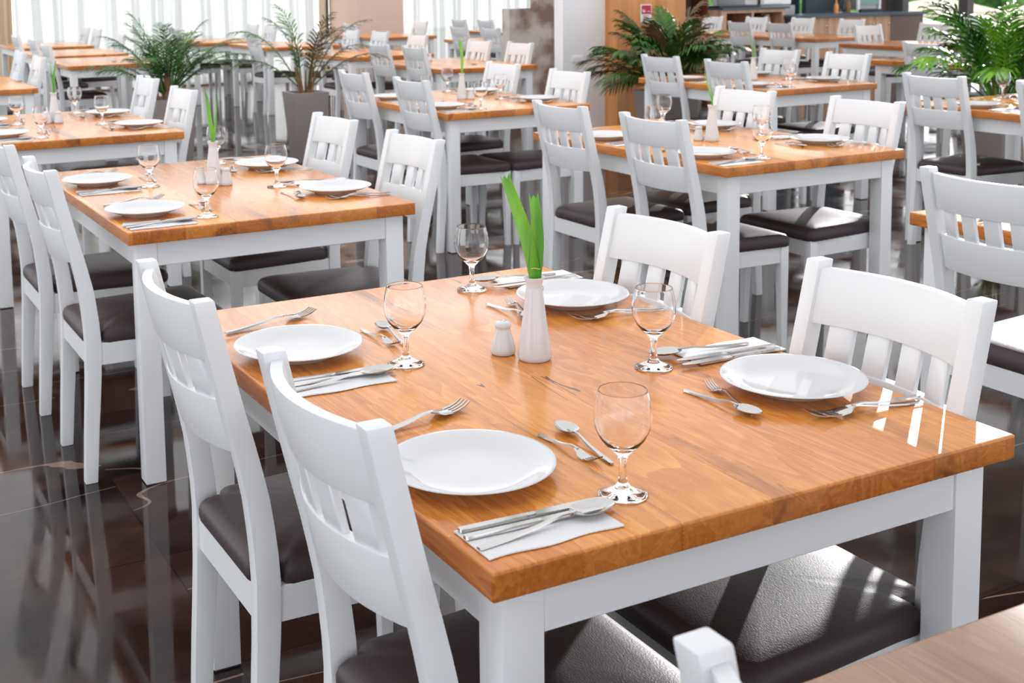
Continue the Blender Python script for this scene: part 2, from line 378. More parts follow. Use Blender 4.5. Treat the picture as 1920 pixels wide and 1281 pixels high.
# ---------------------------------------------------------------- tableware
def build_plate():
    bm = bmesh.new()
    prof = [(0,.0035),(.062,.0035),(.065,.0),(.069,.0),(.071,.0045),(.095,.012),(.117,.0205),(.1205,.0225),(.1200,.0238),(.116,.0232),(.098,.0155),(.084,.0095),(.074,.0072),(.04,.0066),(0,.0064)]
    lathe(bm, prof, 64); return make('dinner_plate', finish(bm), M['china'], None, 80)
def build_glass():
    bm = bmesh.new()
    prof = [(0,.0022),(.022,.0012),(.031,.0),(.0340,.0012),(.0335,.0030),(.022,.0068),(.011,.012),(.0066,.018),(.0054,.028),(.0052,.040),(.0058,.049),(.0078,.0555),(.013,.0610),(.0225,.0695),(.0310,.0800),(.0368,.0930),(.0388,.1050),(.0383,.1180),(.0362,.1310),(.0336,.1420),(.0329,.1447),(.0327,.1456),(.0323,.1459),(.0319,.1456),(.0320,.1447),(.0327,.1420),(.0353,.1310),(.0374,.1180),(.0379,.1050),(.0358,.0930),(.0300,.0812),(.0212,.0715),(.011,.0660),(.004,.0645),(0,.0643)]
    lathe(bm, prof, 48); return make('wine_glass', finish(bm), M['glass'], None, 80)
def build_vase():
    bm = bmesh.new()
    prof = [(0,.002),(.026,.002),(.0275,.0),(.0305,.003),(.0315,.008),(.0300,.020),(.0265,.045),(.0215,.080),(.0175,.110),(.0150,.132),(.0145,.138),(.0165,.146),(.0190,.152),(.0188,.154),(.0170,.153),(.0135,.146),(.0118,.138),(.0118,.11),(0,.10)]
    lathe(bm, prof, 40); return make('bud_vase', finish(bm), M['china'], None, 80)
def build_shaker():
    bm = bmesh.new()
    prof = [(0,.002),(.019,.002),(.020,.0),(.0225,.002),(.0238,.006),(.0232,.012),(.0195,.026),(.0155,.040),(.0138,.047),(.0135,.0500),(.0150,.0515),(.0153,.0545),(.0145,.0585),(.0118,.0610),(.006,.0622),(0,.0625)]
    lathe(bm, prof, 36); o = make('salt_shaker', finish(bm), M['china'], None, 80)
    bm = bmesh.new()
    for k in range(5):
        a = 2*PI*k/4; r = .005 if k < 4 else 0
        bmesh.ops.create_cone(bm, cap_ends=True, segments=8, radius1=.0008, radius2=.0008, depth=.0012, matrix=Matrix.Translation((r*math.cos(a), r*math.sin(a), .0622)))
    make('pour_holes', bm, M['rubber'], o); return o
def strip(bm, st, th):
    # st: (x, halfwidth, zcentre)
    loft(bm, [[(x,-w,z-th/2),(x,w,z-th/2),(x,w*.8,z+th/2),(x,-w*.8,z+th/2)] for x, w, z in st])
def bowl(bm, cx, a, b_, dep, z0):
    R = 7; K = 20; top = []; bot = []
    for j in range(R+1):
        u = j/R; z = z0 - dep*(1-u*u)
        egg = lambda t: 1 + .13*math.cos(t)*-1
        ring = [(cx + a*u*math.cos(t), b_*u*math.sin(t)*(1-.12*math.cos(t)), z) for t in [2*PI*i/K for i in range(K)]]
        top.append([bm.verts.new(p) for p in ring] if j else [bm.verts.new((cx, 0, z))])
        bot.append([bm.verts.new((p[0], p[1], p[2]-.0012)) for p in ring] if j else [bm.verts.new((cx, 0, z-.0012))])
    for rows, flip in ((top, 0), (bot, 1)):
        for r0, r1 in zip(rows, rows[1:]):
            for i in range(K):
                j = (i+1) % K
                q = [r0[i % len(r0)], r1[i], r1[j], r0[j % len(r0)]]
                u = []
                for w in q:
                    if w not in u: u.append(w)
                bm.faces.new(u)
    for i in range(K): bm.faces.new((top[-1][i], top[-1][(i+1)%K], bot[-1][(i+1)%K], bot[-1][i]))
def g_handle(bm, L, w=1.0, zt=.010):
    strip(bm, [(0,.0036*w,.0026),(.003,.0052*w,.0026),(L*.25,.0052*w,.0030),(L*.6,.0036*w,.006),(L*.85,.0023*w,zt+.001),(L,.0024*w,zt)], .0024)
def g_tines(bm, x0, L, w, z):
    strip(bm, [(x0-.003,.0036,z),(x0+L*.10,w*.7,z-.002),(x0+L*.22,w,z-.005),(x0+L*.45,w*1.02,z-.0068),(x0+L*.5,w,z-.007)], .0018)
    for i in range(4):
        yc = (-1.5+i)*w*.55; tw = w*.15
        loft(bm, [[(x, yc-t, zz-.0009),(x, yc+t, zz-.0009),(x, yc+t, zz+.0009),(x, yc-t, zz+.0009)] for x, t, zz in ((x0+L*.46,tw,z-.0069),(x0+L*.65,tw,z-.0062),(x0+L*.85,tw*.8,z-.003),(x0+L,tw*.35,z+.002))])
def cutlery(name, kind, L, parts):
    HL = L*{'fork':.66,'spoon':.70,'knife':.50}[kind]
    def head(bm):
        if kind == 'fork': g_tines(bm, HL, L-HL, .0125*L/.205, .010)
        elif kind == 'spoon': bowl(bm, HL+(L-HL)*.47, (L-HL)*.53, .0195*L/.2, .0075, .0105)
        else:
            loft(bm, [[(x,-w,z-.001),(x,w,z-.0007),(x,w,z+.0007),(x,-w,z+.001)] for x, w, z in ((HL-.002,.0048,.0035),(HL+.01,.0068,.0035),(L*.75,.0080,.0035),(L*.9,.0074,.0035),(L*.97,.0048,.0035),(L,.0015,.0035))])
    def hand(bm):
        if kind == 'knife': strip(bm, [(0,.0040,.0030),(.003,.0058,.0030),(L*.25,.0055,.0032),(HL*.96,.0044,.0032),(HL,.004,.0032)], .0042)
        else: g_handle(bm, HL+.002, L/.205)
    if parts:
        root = empty(name)
        bm = bmesh.new(); hand(bm); make('handle', finish(bm), M['steel'], root)
        bm = bmesh.new(); head(bm); make({'fork':'tines','spoon':'bowl','knife':'blade'}[kind], finish(bm), M['steel'], root)
        return root
    bm = bmesh.new(); hand(bm); head(bm); return make(name, finish(bm), M['steel'], None)
PL, GL, VA, SH = build_plate(), build_glass(), build_vase(), build_shaker()
CUT = {}
for nm, kd, L in (('dinner_fork','fork',.215),('dinner_knife','knife',.218),('dinner_spoon','spoon',.215),('dessert_fork','fork',.145),('dessert_spoon','spoon',.170)):
    CUT[nm, 1] = cutlery(nm, kd, L, True)
def build_napkin():
    bm = bmesh.new(); nx, ny = 16, 10; Wn, Hn = .195, .09; rows = []
    for lay in (0, 1):
        g = []
        for i in range(nx+1):
            r = []
            for j in range(ny+1):
                x, y = Wn*i/nx, Hn*j/ny
                z = .0008 + lay*(.0014 + .0008*math.sin(x*40+y*25)*(.2+abs(j/ny-.5)) )
                yy = y + .0025*math.sin(x*55)*((1-j/ny)**3)
                r.append(bm.verts.new((x, yy, z)))
            g.append(r)
        rows.append(g)
        for i in range(nx):
            for j in range(ny): bm.faces.new((g[i][j], g[i+1][j], g[i+1][j+1], g[i][j+1]) if lay else (g[i][j+1], g[i+1][j+1], g[i+1][j], g[i][j]))
    a, b_ = rows
    for i in range(nx):
        bm.faces.new((a[i][0], a[i+1][0], b_[i+1][0], b_[i][0])); bm.faces.new((a[i+1][ny], a[i][ny], b_[i][ny], b_[i+1][ny]))
    for j in range(ny):
        bm.faces.new((a[0][j+1], a[0][j], b_[0][j], b_[0][j+1])); bm.faces.new((a[nx][j], a[nx][j+1], b_[nx][j+1], b_[nx][j]))
    return make('paper_napkin', finish(bm), M['napkin'], None, 60)
NK = build_napkin()
# light versions without parts for the farther tables share one mesh per kind
for nm, kd, L in (('dinner_fork','fork',.215),('dinner_knife','knife',.218),('dinner_spoon','spoon',.215),('dessert_fork','fork',.145),('dessert_spoon','spoon',.170)):
    CUT[nm, 0] = cutlery(nm, kd, L, False)

rnd = random.Random(7)
def seat_items(T, ox, oy, rz, seat, tname, det, jit=0, variant='L', near=False):
    """plate-centred setting; rz turns it (0: diner looks along +x)"""
    ca, sa = math.cos(rz), math.sin(rz); Z = TH+.0004
    def w(p): return (T[0]+ox+p[0]*ca-p[1]*sa, T[1]+oy+p[0]*sa+p[1]*ca)
    where = '%s seat, %s' % (seat, tname)
    def put(proto, key, p0, p1, z, label, cat, grp, L=None):
        j = (rnd.uniform(-jit, jit), rnd.uniform(-jit, jit)); a, b_ = w((p0[0]+j[0], p0[1]+j[1])), w((p1[0]+j[0], p1[1]+j[1]))
        o = use(proto, key, (a[0], a[1], z), math.atan2(b_[1]-a[1], b_[0]-a[0])); return tag(o, label, cat, grp)
    tag(use(PL, 'dinner_plate', (*w((0, 0)), Z)), 'white plate at the '+where, 'plate', 'dinner plates on the tables')
    g = (.145, -.160) if variant == 'L' else (.130, -.210)
    g = (g[0]+rnd.uniform(-jit, jit), g[1]+rnd.uniform(-jit, jit))
    tag(use(GL, 'wine_glass', (*w(g), Z)), 'empty wine glass at the '+where, 'glass', 'wine glasses on the tables')
    if variant == 'L':
        nk, k1, k2, sp = ((-.107,-.240),(.088,-.240)), ((-.104,-.158),(.113,-.169)), ((-.108,-.180),(.105,-.190)), ((-.107,-.213),(.11,-.190))
        f1, f2 = ((-.075,.202),(.14,.258)), ((-.082,.186),(.128,.244))
        df, ds = ((.165,.085),(.176,-.060)), ((.193,-.068),(.212,.100))
    else:
        nk, k1, k2, sp = ((-.146,-.262),(.048,-.266)), ((-.135,-.192),(.082,-.205)), ((-.128,-.172),(.088,-.180)), ((-.104,-.228),(.105,-.252))
        f1, f2 = ((-.127,.160),(.072,.122)), ((-.134,.146),(.075,.140))
        df, ds = ((.142,.060),(.110,-.100)), ((.166,-.080),(.150,.085))
    o = put(NK, 'paper_napkin', *nk, Z, 'white napkin under cutlery, '+where, 'napkin', 'napkins on the tables')
    zc = Z+.0022
    G = lambda s: s+' on the tables'
    put(CUT['dinner_knife', det], 'kn%d' % det, *k1, zc+.0006, 'knife nearer the plate, '+where, 'knife', G('knives'))
    put(CUT['dinner_knife', det], 'kn%d' % det, *k2, zc+.0006, 'knife nearer the spoon, '+where, 'knife', G('knives'))
    put(CUT['dinner_spoon', det], 'sp%d' % det, *sp, zc+.0003, 'large spoon on napkin, '+where, 'spoon', G('large spoons'))
    put(CUT['dinner_fork', det], 'fk%d' % det, *f1, Z, 'outer large fork, '+where, 'fork', G('large forks'))
    put(CUT['dinner_fork', det], 'fk%d' % det, *f2, Z+.0045, 'large fork beside the plate, '+where, 'fork', G('large forks'))
    put(CUT['dessert_fork', det], 'df%d' % det, *df, Z, 'dessert fork above the plate, '+where, 'fork', G('dessert forks'))
    put(CUT['dessert_spoon', det], 'ds%d' % det, *ds, Z, 'dessert spoon above the plate, '+where, 'spoon', G('dessert spoons'))

def leaf_blade(name, pts, wid, label, m='leaf', tip='cut', tie=False, group=None):
    """bent blade through world points; width table; thin but folded along the midrib"""
    bm = bmesh.new(); P = [Vector(p) for p in pts]; n_ = 14; rows = []
    def at(t):
        k = t*(len(P)-1); i = min(int(k), len(P)-2); u = k-i
        p0 = P[max(i-1, 0)]; p1 = P[i]; p2 = P[i+1]; p3 = P[min(i+2, len(P)-1)]
        return .5*((2*p1)+(p2-p0)*u+(2*p0-5*p1+4*p2-p3)*u*u+(3*p1-p0-3*p2+p3)*u**3)
    side0 = Vector((.84, -.54, 0))
    for i in range(n_+1):
        t = i/n_; p = at(t); w_ = interp(t, wid)/2
        fold = Vector((-.46, -.88, 0))*w_*.35
        r = []
        for j, (a, dpt) in enumerate(((-1,0),(-.5,.5),(0,1),(.5,.5),(1,0))):
            q = p + side0*a*w_ - fold*dpt
            if i == n_ and tip == 'cut': q = q + Vector((0, 0, (.006, -.006, .002, -.005, .008)[j]))
            r.append(q)
        rows.append(r)
    f = [[bm.verts.new(q) for q in r] for r in rows]; bk = [[bm.verts.new(q + Vector((.0004, .0008, 0))) for q in r] for r in rows]
    for g, fl in ((f, 0), (bk, 1)):
        for a, b_ in zip(g, g[1:]):
            for j in range(4): bm.faces.new((a[j], a[j+1], b_[j+1], b_[j]))
    for i in range(n_):
        bm.faces.new((f[i][0], f[i+1][0], bk[i+1][0], bk[i][0])); bm.faces.new((f[i][4], bk[i][4], bk[i+1][4], f[i+1][4]))
    o = make(name, finish(bm), M[m], None, 80)
    tag(o, label, 'leaf', group)
    if tie:
        for t in (.12, .30):
            p = at(t); bm = bmesh.new(); pts2 = [p+Vector((.008*math.cos(a), .008*math.sin(a), .0015*math.sin(2*a))) for a in [i*PI/5 for i in range(11)]] + [p+Vector((.014, -.006, .004)), p+Vector((.012, -.009, -.003))]
            tube(bm, pts2, [.0009]*len(pts2), 6); make('raffia_tie', finish(bm), M['tie'], o)
    return o

# ---------------------------------------------------------------- placing the dining tables
T1=(0,0); T2=(.133,2.283); T3=(2.326,2.317); T4=(2.384,4.597); T5=(4.634,4.626); T7=(.077,4.647); T8=(4.655,2.30); T9=(2.19,.02); T10=(0,-1.68)
names = {'T1':'large front table','T2':'table behind it on the left','T3':'middle right table','T4':'centre back table','T5':'table beside the wooden column','T7':'left edge table','T8':'right edge table under the palm','T9':'half hidden table at the right edge'}
sn = {'T1':'front table','T2':'left middle table','T3':'right middle table','T4':'centre back table','T5':'table by the wooden column','T7':'left edge table','T8':'table under the right palm','T9':'table cut by the right edge'}
table(*T1, 'large oak topped white table filling the foreground, set for four')
tb_ = table(*T10, 'bare table corner, top darkened for shade, at the bottom right of the photo')
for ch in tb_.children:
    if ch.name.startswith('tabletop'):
        ch.data = ch.data.copy(); w2 = M['wood'].copy(); ch.data.materials[0] = w2      # wood copy with this top's shade put into its colour, darker and greyer
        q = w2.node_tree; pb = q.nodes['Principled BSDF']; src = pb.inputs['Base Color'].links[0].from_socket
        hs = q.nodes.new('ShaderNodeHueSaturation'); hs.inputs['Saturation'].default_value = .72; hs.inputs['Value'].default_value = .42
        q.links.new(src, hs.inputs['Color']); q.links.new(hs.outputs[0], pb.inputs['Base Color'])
table(*T2, 'oak topped table left of centre, directly behind the foreground table')
table(*T3, 'oak topped table right of centre with a thin leafed vase and one shaker')
table(*T9, 'table at the right edge partly hidden behind a large white chair back')
table(*T7, 'oak topped table at the left edge with vase between two shakers')
table(*T4, 'oak topped table at back centre with single leaf vase and striped dark board edge')
table(*T5, 'oak topped table just in front of the shelving, right of the wooden column')
table(*T8, 'table at the right edge in front of the big green palm')

def settings(key, T, seats, det=0, jit=.006):
    for s in seats:
        ox, oy, rz = {'NL':(.120,.270,0),'FL':(.125,.941,0),'NR':(.772,.328,PI),'FR':(.772,.993,PI)}[s]
        nm = {'NL':'near left','FL':'far left','NR':'near right','FR':'far right'}[s]
        seat_items(T, ox, oy, rz, nm, sn[key], det, jit, 'L' if 'L' in s else 'R')
settings('T1', T1, ('NL','FL','NR','FR'), 1, 0)
for k, T in (('T2',T2),('T3',T3),('T4',T4),('T7',T7),('T5',T5)): settings(k, T, ('NL','FL','NR','FR'))
settings('T8', T8, ('NL','FL','FR')); settings('T9', T9, ('FL',))

def vase(T, x, y, label): return tag(use(VA, 'bud_vase', (T[0]+x, T[1]+y, TH+.0004)), label, 'vase', 'white bud vases')
def shaker(T, x, y, label): return tag(use(SH, 'salt_shaker', (T[0]+x, T[1]+y, TH+.0004)), label, 'shaker', 'white shakers')
def W3(T, x, y, dx, dy, dz): return (T[0]+x+dx, T[1]+y+dy, TH+dz)
V = {}
V['T1'] = (.488,.690); vase(T1, *V['T1'], 'tall white vase with two broad cut leaves on the front table')
shaker(T1, .455, .748, 'white ceramic shaker beside the vase on the front table')
V['T2'] = (.470,.690); vase(T2, *V['T2'], 'tall white vase with narrow blades on the left middle table')
shaker(T2, .507, .672, 'white shaker right of the vase on the left middle table'); shaker(T2, .430, .722, 'white shaker mostly hidden behind the glass on the left middle table')
V['T3'] = (.450,.625); vase(T3, *V['T3'], 'tall white vase with thin grassy blades on the right middle table')
shaker(T3, .418, .672, 'white shaker left of the vase on the right middle table')
V['T4'] = (.453,.671); vase(T4, *V['T4'], 'small white vase with one upright leaf on the centre back table')
shaker(T4, .497, .640, 'white shaker right of the vase on the centre back table')
V['T5'] = (.455,.667); vase(T5, *V['T5'], 'white vase with yellowish stalk on the table by the wooden column')
V['T7'] = (.455,.800); vase(T7, *V['T7'], 'white vase with two short leaves on the left edge table')
shaker(T7, .410, .757, 'white shaker left of the vase on the left edge table'); shaker(T7, .462, .735, 'white shaker right of the vase on the left edge table')
def lf(T, k, pts, wid, label, **kw):
    x, y = V[k]; leaf_blade('cut_leaf', [W3(T, x, y, *p) for p in pts], wid, label, group='cut leaves in vases', **kw)
R_ = Vector((.84, -.54))
def sc_(s, z): return (s*.84, -s*.54, z)
lf(T1, 'T1', [sc_(.003,.112), sc_(.000,.16), sc_(-.012,.22), sc_(-.030,.28), sc_(-.052,.338)], [(0,.010),(.25,.022),(.6,.027),(1,.017)], 'longer broad green leaf leaning left in the front vase')
lf(T1, 'T1', [sc_(.001,.112), sc_(.002,.16), sc_(.006,.21), sc_(.005,.26), sc_(.000,.302)], [(0,.010),(.25,.024),(.55,.024),(1,.017)], 'shorter upright leaf tied with raffia in the front vase', tie=True)
lf(T2, 'T2', [sc_(.002,.112), sc_(.000,.17), sc_(-.008,.24), sc_(-.014,.30), sc_(-.022,.33)], [(0,.010),(.3,.016),(.7,.013),(1,.001)], 'longer green blade in the left middle table vase', tip='point')
lf(T2, 'T2', [sc_(.003,.112), sc_(.006,.17), sc_(.012,.22), sc_(.018,.27), sc_(.022,.33)], [(0,.006),(.3,.008),(.7,.005),(1,.001)], 'thin pale blade leaning right in the left middle table vase', tip='point')
lf(T3, 'T3', [sc_(.002,.112), sc_(.000,.17), sc_(-.008,.20), sc_(-.022,.25), sc_(-.032,.30)], [(0,.004),(.5,.007),(1,.001)], 'thin green blade leaning left in the right middle table vase', tip='point')
lf(T3, 'T3', [sc_(.003,.112), sc_(.002,.16), sc_(.000,.20), sc_(-.006,.23), sc_(-.01,.27)], [(0,.004),(.5,.005),(1,.001)], 'dark upright blade in the right middle table vase', tip='point')
lf(T4, 'T4', [sc_(.002,.112), sc_(.003,.18), sc_(.004,.24), sc_(.000,.29), sc_(-.008,.345)], [(0,.010),(.4,.017),(1,.022)], 'single bright green leaf in the centre back table vase')
lf(T5, 'T5', [sc_(.002,.112), sc_(.000,.18), sc_(-.01,.24), sc_(-.02,.29), sc_(-.035,.36)], [(0,.008),(.4,.007),(1,.002)], 'narrow yellow green stalk in the vase by the wooden column', tip='point')
lf(T5, 'T5', [sc_(.003,.112), sc_(.004,.16), sc_(.004,.20), sc_(.004,.23), sc_(.003,.26)], [(0,.005),(.4,.005),(1,.001)], 'short dark blade in the vase by the wooden column', tip='point')
lf(T7, 'T7', [sc_(.000,.112), sc_(.002,.17), sc_(.004,.22), sc_(.012,.27), sc_(.020,.32)], [(0,.010),(.4,.016),(1,.004)], 'green leaf leaning right in the left edge vase', tip='point')
lf(T7, 'T7', [sc_(-.002,.112), sc_(-.002,.17), sc_(-.002,.22), sc_(-.006,.27), sc_(-.01,.31)], [(0,.006),(.4,.008),(1,.001)], 'thin upright leaf in the left edge vase', tip='point')

# ---------------------------------------------------------------- placing the chairs
g = 'white dining chairs with brown seats'
CHS = [
 (-.110, .262, 0, 'white chair at the near left side of the front table, seen from behind'),
 (-.112, .938, 0, 'white chair at the far left side of the front table, overlapped by its neighbour'),
 (.966, .290, 180, 'white chair pushed in at the near right of the front table, back facing camera'),
 (.968, .925, 180, 'white chair pushed in at the far right of the front table'),
 (-.09, -.660, 0, 'white chair of which only one post top shows at the bottom edge'),
 (-.045, 2.605, 0, 'white chair at the near left side of the left middle table'),
 (-.052, 3.285, 0, 'white chair at the far left side of the left middle table'),
 (1.195, 2.590, 180, 'white chair at the near right side of the left middle table'),
 (1.205, 3.310, 180, 'white chair at the far right side of the left middle table'),
 (2.196, 2.595, 0, 'white chair at the near left side of the right middle table'),
 (2.190, 3.228, 0, 'white chair at the far left side of the right middle table'),
 (3.325, 2.605, 180, 'white chair at the near right side of the right middle table'),
 (3.270, 3.294, 180, 'white chair at the far right side of the right middle table'),
 (2.015, .965, 0, 'large white chair back cut by the right edge of the photo'),
 (1.105, 5.040, 180, 'white chair at the near right side of the left edge table'),
 (1.160, 5.960, 180, 'white chair at the far right side of the left edge table'),
 (2.297, 4.858, 0, 'white chair at the near left side of the centre back table'),
 (2.285, 5.600, 0, 'white chair at the far left side of the centre back table'),
 (3.320, 4.845, 180, 'white chair at the near right side of the centre back table'),
 (3.365, 5.675, 180, 'white chair at the far right side of the centre back table'),
 (4.548, 4.940, 0, 'white chair at the near left side of the table by the wooden column'),
 (4.575, 5.645, 0, 'white chair in front of the wooden column at the far left of its table'),
 (5.665, 5.000, 180, 'white chair at the near right side of the table by the wooden column'),
 (5.680, 5.670, 180, 'white chair at the far right side of the table by the wooden column'),
 (4.568, 3.345, 0, 'white chair at the far left side of the table under the right palm'),
 (4.570, 2.650, 0, 'white chair cut by the right edge, left of the goblets under the palm'),
]
for x, y, f, lb in CHS: chair(x, y, f, lb, g)

# farther tables and chairs
BT = [
 (3.93, 7.62, 'far table with a lone shaker behind the centre back table'),
 (4.02, 9.66, 'far table left of the beige pillar, behind the second palm'),
 (4.05, 12.0, 'far table whose corner shows between the second palm and beige pillar'),
 (6.00, 13.4, 'far table in front of the right end of the beige pillar'),
 (6.45, 11.0, 'far table before the sheer curtain, left of the stone partition'),
 (7.95, 13.4, 'farthest table before the sheer curtain near the stone partition'),
 (-.035, 7.84, 'far table at the left edge behind the glasses'),
 (1.54, 10.2, 'long pale far table end left of the first palm'),
 (1.62, 12.0, 'far table behind the one left of the first palm'),
 (1.72, 14.1, 'farthest table at the upper left before the curtain'),
 (3.72, 13.7, 'far table before the curtain between the two left palms'),
 (9.50, 9.25, 'far table in front of the wood fronted counter'),
 (9.52, 10.62, 'far table in front of the open red shelving'),
 (8.95, 7.02, 'dark edged far table under the right windows, rear one'),
 (7.25, 4.98, 'far table with sunlit glossy top left of the right palm'),
]
for x, y, lb in BT: table(x, y, lb)
BC = [
 (3.838, 8.60, 0, 'far chair seen from behind, left of two before the lone shaker table'), (3.858, 7.96, 0, 'far chair seen from behind, right of two before the lone shaker table'),
 (4.81, 8.53, 180, 'far chair left of two behind the lone shaker table'), (4.86, 7.92, 180, 'far chair overlapping the stone partition edge'),
 (5.06, 11.93, 180, 'far chair partly behind second palm tip, rear one'), (5.08, 11.20, 180, 'far chair in front of the beige pillar left part'),
 (4.97, 10.07, 180, 'far chair in front of the beige pillar base'), (4.02, 10.33, 0, 'far chair with grey lit seat right of the second palm'),
 (7.03, 14.1, 180, 'far chair against the curtain right of the beige pillar'), (5.94, 14.04, 0, 'faint far chair left of the beige pillar'),
 (6.36, 11.80, 0, 'far chair seen from behind before bright curtain, left one'), (6.36, 11.05, 0, 'far chair seen from behind before bright curtain, right one'),
 (7.72, 14.3, 0, 'farthest chair from behind near the curtain, left of two'), (7.83, 13.75, 0, 'farthest chair from behind near the curtain, right of two'),
 (8.87, 14.4, 180, 'farthest chair facing camera before the curtain'), (7.35, 11.84, 180, 'far chair cut by the stone partition, rear one'), (7.33, 11.20, 180, 'far chair cut by the stone partition, front one'),
 (1.07, 9.70, 180, 'far chair side-on at upper left, rear of two'), (1.05, 8.74, 180, 'far chair beside the left edge vase leaves'),
 (1.63, 13.5, 0, 'far chair seen from behind at upper left, leftmost of three'), (1.60, 12.27, 0, 'far chair seen from behind at upper left, middle of three'), (1.485, 10.92, 0, 'far chair seen from behind at upper left, nearest of three'),
 (2.72, 13.1, 180, 'far chair just left of the first palm fronds'), (2.88, 15.7, 180, 'far chair against the beige drape, left of two'), (2.88, 15.0, 180, 'far chair against the beige drape, right of two'),
 (4.92, 14.9, 180, 'far chair facing camera before the curtain, left of the second palm'), (4.90, 14.15, 180, 'far chair behind the second palm fronds'),
 (3.72, 14.42, 0, 'far chair from behind, right of the first palm'), (3.98, 12.3, 0, 'far tall looking chair from behind, left of the second palm'),
 (9.40, 10.40, 0, 'grey shaded chair from behind, left of two before the counter'), (9.42, 9.74, 0, 'grey shaded chair from behind, right of two before the counter'),
 (10.75, 11.60, 180, 'far chair in front of the open red shelving'), (10.65, 12.36, 180, 'far chair behind palm tips near the glass shelves'),
 (10.85, 10.85, 180, 'far chair before the wood counter front, left of two'), (10.78, 9.95, 180, 'far chair before the wood counter front, right of two'),
 (9.42, 11.55, 0, 'far chair with dark seat right of the wooden column'),
 (9.50, 8.50, -90, 'far chair at the head of the dark edged far table'), (7.07, 5.62, 0, 'grey shaded chair from behind left of the right palm'),
 (10.30, 8.30, 180, 'far chair near the right windows, behind the palm leaves'), (8.35, 5.85, 180, 'far chair behind the palm leaves, mottled with shade'), (8.35, 5.2, 180, 'far chair behind the palm stems, mottled with shade'),
 (11.9, 9.10, 180, 'large looking grey chair back by the right window post'), 
]
for x, y, f, lb in BC: chair(x, y, f, lb, 'far white dining chairs')
for T, x, y, lb in (((3.93,7.62), .42, 1.0, 'tiny grey white shaker alone on a far table'), ((1.72,14.1), .28, .8, 'small brown holder on the farthest left table'), ((3.72,13.7), .35, .7, 'small brown holder between the two left palms')):
    shaker(T, x, y, lb)
for T, k in (((3.93,7.62), 'lone shaker table'), ((1.54,10.2), 'far table left of the first palm'), ((-.035,7.84), 'far table at the left edge')):
    for (x, y, a, nm) in ((.35, .45, -40, 'near'), (.72, .62, 20, 'far')):
        o = use(CUT['dinner_spoon', 0], 'sp0', (T[0]+x, T[1]+y, TH+.0005), math.radians(a)); tag(o, 'spoon lying at the %s side of the %s' % (nm, k), 'spoon', 'spoons on far tables')

# ---------------------------------------------------------------- planters and palms
def planter(x, y, h, wt, wb, label):
    root = empty('planter', (x, y, 0))
    bm = bmesh.new(); a, b_ = wb/2, wt/2
    sq = lambda r, z: [(-r,-r,z),(r,-r,z),(r,r,z),(-r,r,z)]
    loft(bm, [sq(a, 0), sq(b_, h), sq(b_-.02, h), sq(b_-.024, h-.05)])
    make('pot', finish(bm, .004, 2), M['planter'], root)
    bm = bmesh.new(); loft(bm, [sq(b_-.028, h-.062), sq(b_-.024, h-.048)]); make('soil', finish(bm), M['soil'], root)
    tag(root, label, 'planter', 'grey planters')
def palm(x, y, z0, nfr, L, spread, seed, label, mats=('palm',), lean=(0,0), nl=20, lw=.016, ll=.22, droop=1):
    r = random.Random(seed); root = empty('palm', (x, y, z0))
    bm = bmesh.new()
    for i in range(7):
        a = 2*PI*i/7+r.random(); q = .03+.05*r.random()
        tube(bm, [(q*math.cos(a)*.7, q*math.sin(a)*.7, -.05), (q*math.cos(a), q*math.sin(a), .1), (q*1.5*math.cos(a), q*1.5*math.sin(a), .2+.08*r.random())], [.014, .011, .006], 7)
    make('stem', finish(bm), M['stem'], root)
    for i in range(nfr):
        a = 2*PI*(i+r.random()*.7)/nfr*1.0 + i*2.399; el = math.radians(r.uniform(*spread)); Lr = L*r.uniform(.75, 1.08)
        p = Vector((.04*math.cos(a), .04*math.sin(a), .08)); pts = [p.copy()]; K = 18; e_ = el
        for k in range(K):
            e_ -= (1.15+.5*math.cos(el))*(k/K)**1.3*1.9/K*droop
            d = Vector((math.cos(e_)*math.cos(a)+lean[0]*.25, math.cos(e_)*math.sin(a)+lean[1]*.25, math.sin(e_))).normalized(); p = p + d*Lr/K; pts.append(p.copy())
        bm = bmesh.new(); tube(bm, pts, [.006*(1-.8*k/K)+.0008 for k in range(K+1)], 5)
        sd_ = Vector((-math.sin(a), math.cos(a), 0))
        for j in range(nl):
            t = .26+.74*j/(nl-1); k = t*K; i0 = min(int(k), K-1); q = pts[i0].lerp(pts[i0+1], k-i0); T_ = (pts[i0+1]-pts[i0]).normalized(); U = sd_.cross(T_)
            ln = ll*(math.sin(PI*(.18+.74*(j/(nl-1))))**.8)*r.uniform(.85, 1.1)
            for s in (-1, 1):
                dr = (T_*(.75+.5*t) + sd_*s*(1.0-.35*t) - U*r.uniform(-.15,.25)).normalized(); w_ = lw*r.uniform(.8, 1.1)
                nrm = dr.cross(T_ if abs(dr.dot(T_)) < .97 else sd_).normalized(); wd = dr.cross(nrm).normalized()*w_*.5
                m1 = q + dr*ln*.4 + Vector((0,0,-.03*ln)); m2 = q + dr*ln*.75 + Vector((0,0,-.18*ln)); m3 = q + dr*ln + Vector((0,0,-.42*ln))
                up_ = nrm*w_*.18
                A = [bm.verts.new(v) for v in (q-wd*.4, q+up_*.5, q+wd*.4)]; B = [bm.verts.new(v) for v in (m1-wd, m1+up_, m1+wd)]; C = [bm.verts.new(v) for v in (m2-wd*.8, m2+up_, m2+wd*.8)]; D = bm.verts.new(m3)
                for X, Y in ((A, B), (B, C)):
                    for c in (0, 1): bm.faces.new((X[c], X[c+1], Y[c+1], Y[c]))
                for c in (0, 1): bm.faces.new((C[c], C[c+1], D))
        for f in bm.faces: f.smooth = True
        make('frond', bm, M[mats[i % len(mats)]], root, 60)
    tag(root, label, 'palm', None)
    return root
planter(1.90, 8.28, .60, .36, .27, 'dark grey square planter behind the left edge table chairs')
